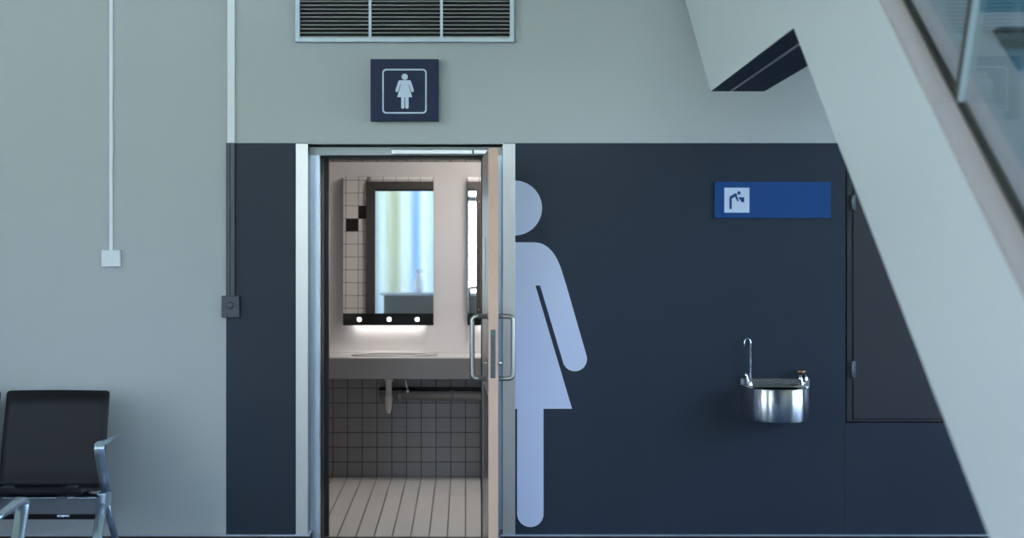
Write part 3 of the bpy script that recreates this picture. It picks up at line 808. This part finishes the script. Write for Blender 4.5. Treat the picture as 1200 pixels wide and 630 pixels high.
# treads and risers between the stringers
run, rise = .263, .170
dk = 3.30; zk = 2.205
k0 = -9
n = 0
while dk+n*run > low+.1: n -= 1
i = n+1
while dk+i*run < dB+.3:
    d_, z_ = dk+i*run, zk+i*rise
    if z_ > .12:
        t_ = MB().m(M['tread']); t_.prism([face(.24, d_-.02, z_-.045), face(.24, d_-.02, z_), face(.24, d_+.04, z_), face(.24, d_+.04, z_-.045)], (1.15, 0, 0)); t_.m(M['stair_inner']); t_.prism([face(.24, d_+.04, z_-.045), face(.24, d_+.04, z_), face(.24, d_+run+.01, z_), face(.24, d_+run+.01, z_-.045)], (1.15, 0, 0)); t_ = t_.build('tread', None, st)
        r_ = MB().m(M['riser']); r_.prism([face(.24, d_, z_-.095), face(.24, d_, z_-.045), face(.24, d_+.02, z_-.045), face(.24, d_+.02, z_-.095)], (1.15, 0, 0))
        r_.m(M['stair_inner']); r_.prism([face(.24, d_, z_-rise), face(.24, d_, z_-.095), face(.24, d_+.02, z_-.095), face(.24, d_+.02, z_-rise)], (1.15, 0, 0)); r_.build('riser', None, st)
    i += 1
zlast = zk+(i-1)*rise
l_ = MB().m(M['stair_inner']); l_.prism([face(.24, dk+(i-1)*run+run, zlast-.06), face(.24, dk+(i-1)*run+run, zlast), face(.24, 7.9, zlast), face(.24, 7.9, zlast-.06)], (1.15, 0, 0)); l_.build('landing', None, st)
string(1.39, 1.50, .45, M['stair_white'], 'stringer', M['stair_soffit'])
slab(1.43, 1.4425, low+.5, dB-.02, -.46, .85, M['stair_glass'], 'glass_panel', le)

# ================================================================== HALL BEHIND THE CAMERA (seen in the mirror)
ct = thing('service_counter', 'steel fronted counter in the hall, seen as a reflection in the mirror', 'counter', (-.4, -9.9, 0))
MB().m(M['steel']).box(-1.42, .4, -10.2, -9.55, .08, 1.15, .004).build('body', None, ct)
MB().m(M['stair_white']).box(-1.47, .45, -10.25, -9.50, 1.15, 1.19, .004).build('counter_top', None, ct)
MB().m(M['black']).box(-1.37, .35, -10.15, -9.60, 0, .08).build('plinth', None, ct)
pt_ = MB().m(M['white_plastic']).lathe([(.05, 0), (.075, .05), (.08, .14), (.055, .22), (.035, .26), (.035, .30), (.075, .33), (.07, .36)], (-.90, -9.85, 1.19), 'z', 28)
tag(pt_.build('white_vase'), 'white vase on the steel counter, reflected in the tall mirror', 'vase')
pt_ = MB().m(M['sign_navy']).lathe([(.03, 0), (.03, .14), (.012, .17), (.012, .22)], (-.62, -9.85, 1.19), 'z', 20)
tag(pt_.build('blue_bottle'), 'dark blue bottle on the steel counter beside the white vase', 'bottle')
def streaked():  # colour bands imitate the blurry streaks of the reflected hall
    m = fabric_mat('dyed curtain cloth', (1, 1, 1)); nt = m.node_tree
    geo = [n for n in nt.nodes if n.type == 'NEW_GEOMETRY'][0]; vm = [n for n in nt.nodes if n.type == 'VECT_MATH'][0]
    sp = nt.nodes.new('ShaderNodeSeparateXYZ'); nt.links.new(geo.outputs['Position'], sp.inputs[0])
    mr = nt.nodes.new('ShaderNodeMapRange'); mr.inputs['From Min'].default_value = -2.4; mr.inputs['From Max'].default_value = -.4
    nt.links.new(sp.outputs['X'], mr.inputs['Value'])
    rp = nt.nodes.new('ShaderNodeValToRGB'); nt.links.new(mr.outputs[0], rp.inputs[0])
    st_ = [(.27, (.50, .55, .53)), (.34, (.80, .83, .80)), (.41, (.72, .73, .64)), (.47, (.64, .63, .50)), (.53, (.84, .86, .83)), (.58, (.80, .84, .86)), (.635, (.52, .63, .80)), (.67, (.60, .70, .84)), (.71, (.92, .94, .96)), (.77, (.78, .83, .84)), (.84, (.62, .68, .66)), (.92, (.90, .93, .93))]
    e = rp.color_ramp.elements
    e[0].position = st_[0][0]; e[0].color = (*st_[0][1], 1); e[1].position = st_[-1][0]; e[1].color = (*st_[-1][1], 1)
    for p_, c_ in st_[1:-1]: k_ = e.new(p_); k_.color = (*c_, 1)
    nt.links.new(rp.outputs[0], vm.inputs[0])
    return m
FM = {'streaked': streaked()}
def curtain(x0, x1, kind, label, ph):
    mb = MB().m(FM[kind]); bm_ = mb.bm; n = 160; z0, z1 = .05, 4.6
    rows = []
    for zi in range(9):
        z = z0+(z1-z0)*zi/8; row = []
        for i in range(n+1):
            u = i/n; amp = .03*(1.1-.5*zi/8)
            row.append(bm_.verts.new((x0+(x1-x0)*u, -13.2+amp*math.sin(u*(x1-x0)*30+ph)+.01*math.sin(u*9+zi), z)))
        rows.append(row)
    for a in range(8):
        for i in range(n): bm_.faces.new([rows[a][i], rows[a][i+1], rows[a+1][i+1], rows[a+1][i]]).smooth = True
    o = mb.build('curtain'); tag(o, label, 'curtain')
    md = o.modifiers.new('cloth thickness', 'SOLIDIFY'); md.thickness = .002
    return o
curtain(-2.35, -.15, 'streaked', 'curtain dyed in soft grey, cream, white and blue bands, added to stand in for blurry mirror streaks', 0)
rl_ = MB().m(M['steel']).tube([(-2.4, -13.2, 4.63), (.1, -13.2, 4.63)], .02, 12)
for xx in (-2.3, -1.1, 0): rl_.tube([(xx, -13.2, 4.63), (xx, -13.2, HT)], .01, 8)
tag(rl_.build('curtain_rail'), 'steel rail carrying the added curtain behind the camera', 'rail')

# ================================================================== LIGHT
wd = bpy.data.worlds.new('sky'); scene.world = wd; wd.use_nodes = True
nt = wd.node_tree; bg = nt.nodes['Background']
tc = nt.nodes.new('ShaderNodeTexCoord'); sp = nt.nodes.new('ShaderNodeSeparateXYZ'); nt.links.new(tc.outputs['Generated'], sp.inputs[0])
rp = nt.nodes.new('ShaderNodeValToRGB'); nt.links.new(sp.outputs['Z'], rp.inputs[0])
rp.color_ramp.elements[0].position = 0.0; rp.color_ramp.elements[0].color = (.86, .93, 1.0, 1)
rp.color_ramp.elements[1].position = .45; rp.color_ramp.elements[1].color = (.43, .62, 1.0, 1)
# the sky is hazier to the left and clearer, bluer to the right
mr = nt.nodes.new('ShaderNodeMapRange'); mr.inputs['From Min'].default_value = -1; mr.inputs['From Max'].default_value = 1
nt.links.new(sp.outputs['X'], mr.inputs['Value'])
hz = nt.nodes.new('ShaderNodeMix'); hz.data_type = 'RGBA'; hz.inputs[6].default_value = (.98, .94, .84, 1); hz.inputs[7].default_value = (1.05, 1.14, 1.30, 1)
nt.links.new(mr.outputs[0], hz.inputs[0])
mu_ = nt.nodes.new('ShaderNodeMix'); mu_.data_type = 'RGBA'; mu_.blend_type = 'MULTIPLY'; mu_.inputs[0].default_value = 1
nt.links.new(rp.outputs[0], mu_.inputs[6]); nt.links.new(hz.outputs[2], mu_.inputs[7])
nt.links.new(mu_.outputs[2], bg.inputs['Color']); bg.inputs['Strength'].default_value = 9.0

sl = bpy.data.lights.new('sun', 'SUN'); sl.energy = 90; sl.angle = math.radians(.6); sl.color = (1, .96, .88)
so = bpy.data.objects.new('sun', sl); COL.objects.link(so)      # added high sun behind the building, brightens the upper wall via the lawn outside
so.rotation_euler = (math.radians(-38), 0, 0)
# ================================================================== CAMERA
cam = bpy.data.cameras.new('camera'); co = bpy.data.objects.new('camera', cam); COL.objects.link(co)
co.location = (0, -8, EYE); co.rotation_euler = (math.radians(90), 0, 0)
cam.sensor_fit = 'HORIZONTAL'; cam.sensor_width = 36; cam.lens = F/1200*36
cam.shift_x = (600-PX)/1200; cam.shift_y = -(315-PY)/1200
cam.dof.use_dof = True; cam.dof.focus_distance = 8.0; cam.dof.aperture_fstop = 3.2
cam.clip_start = .05; cam.clip_end = 300
scene.camera = co
vs = scene.view_settings
vs.view_transform = 'Standard'; vs.look = 'None'; vs.gamma = 1; vs.use_curve_mapping = False; vs.exposure = 0.0
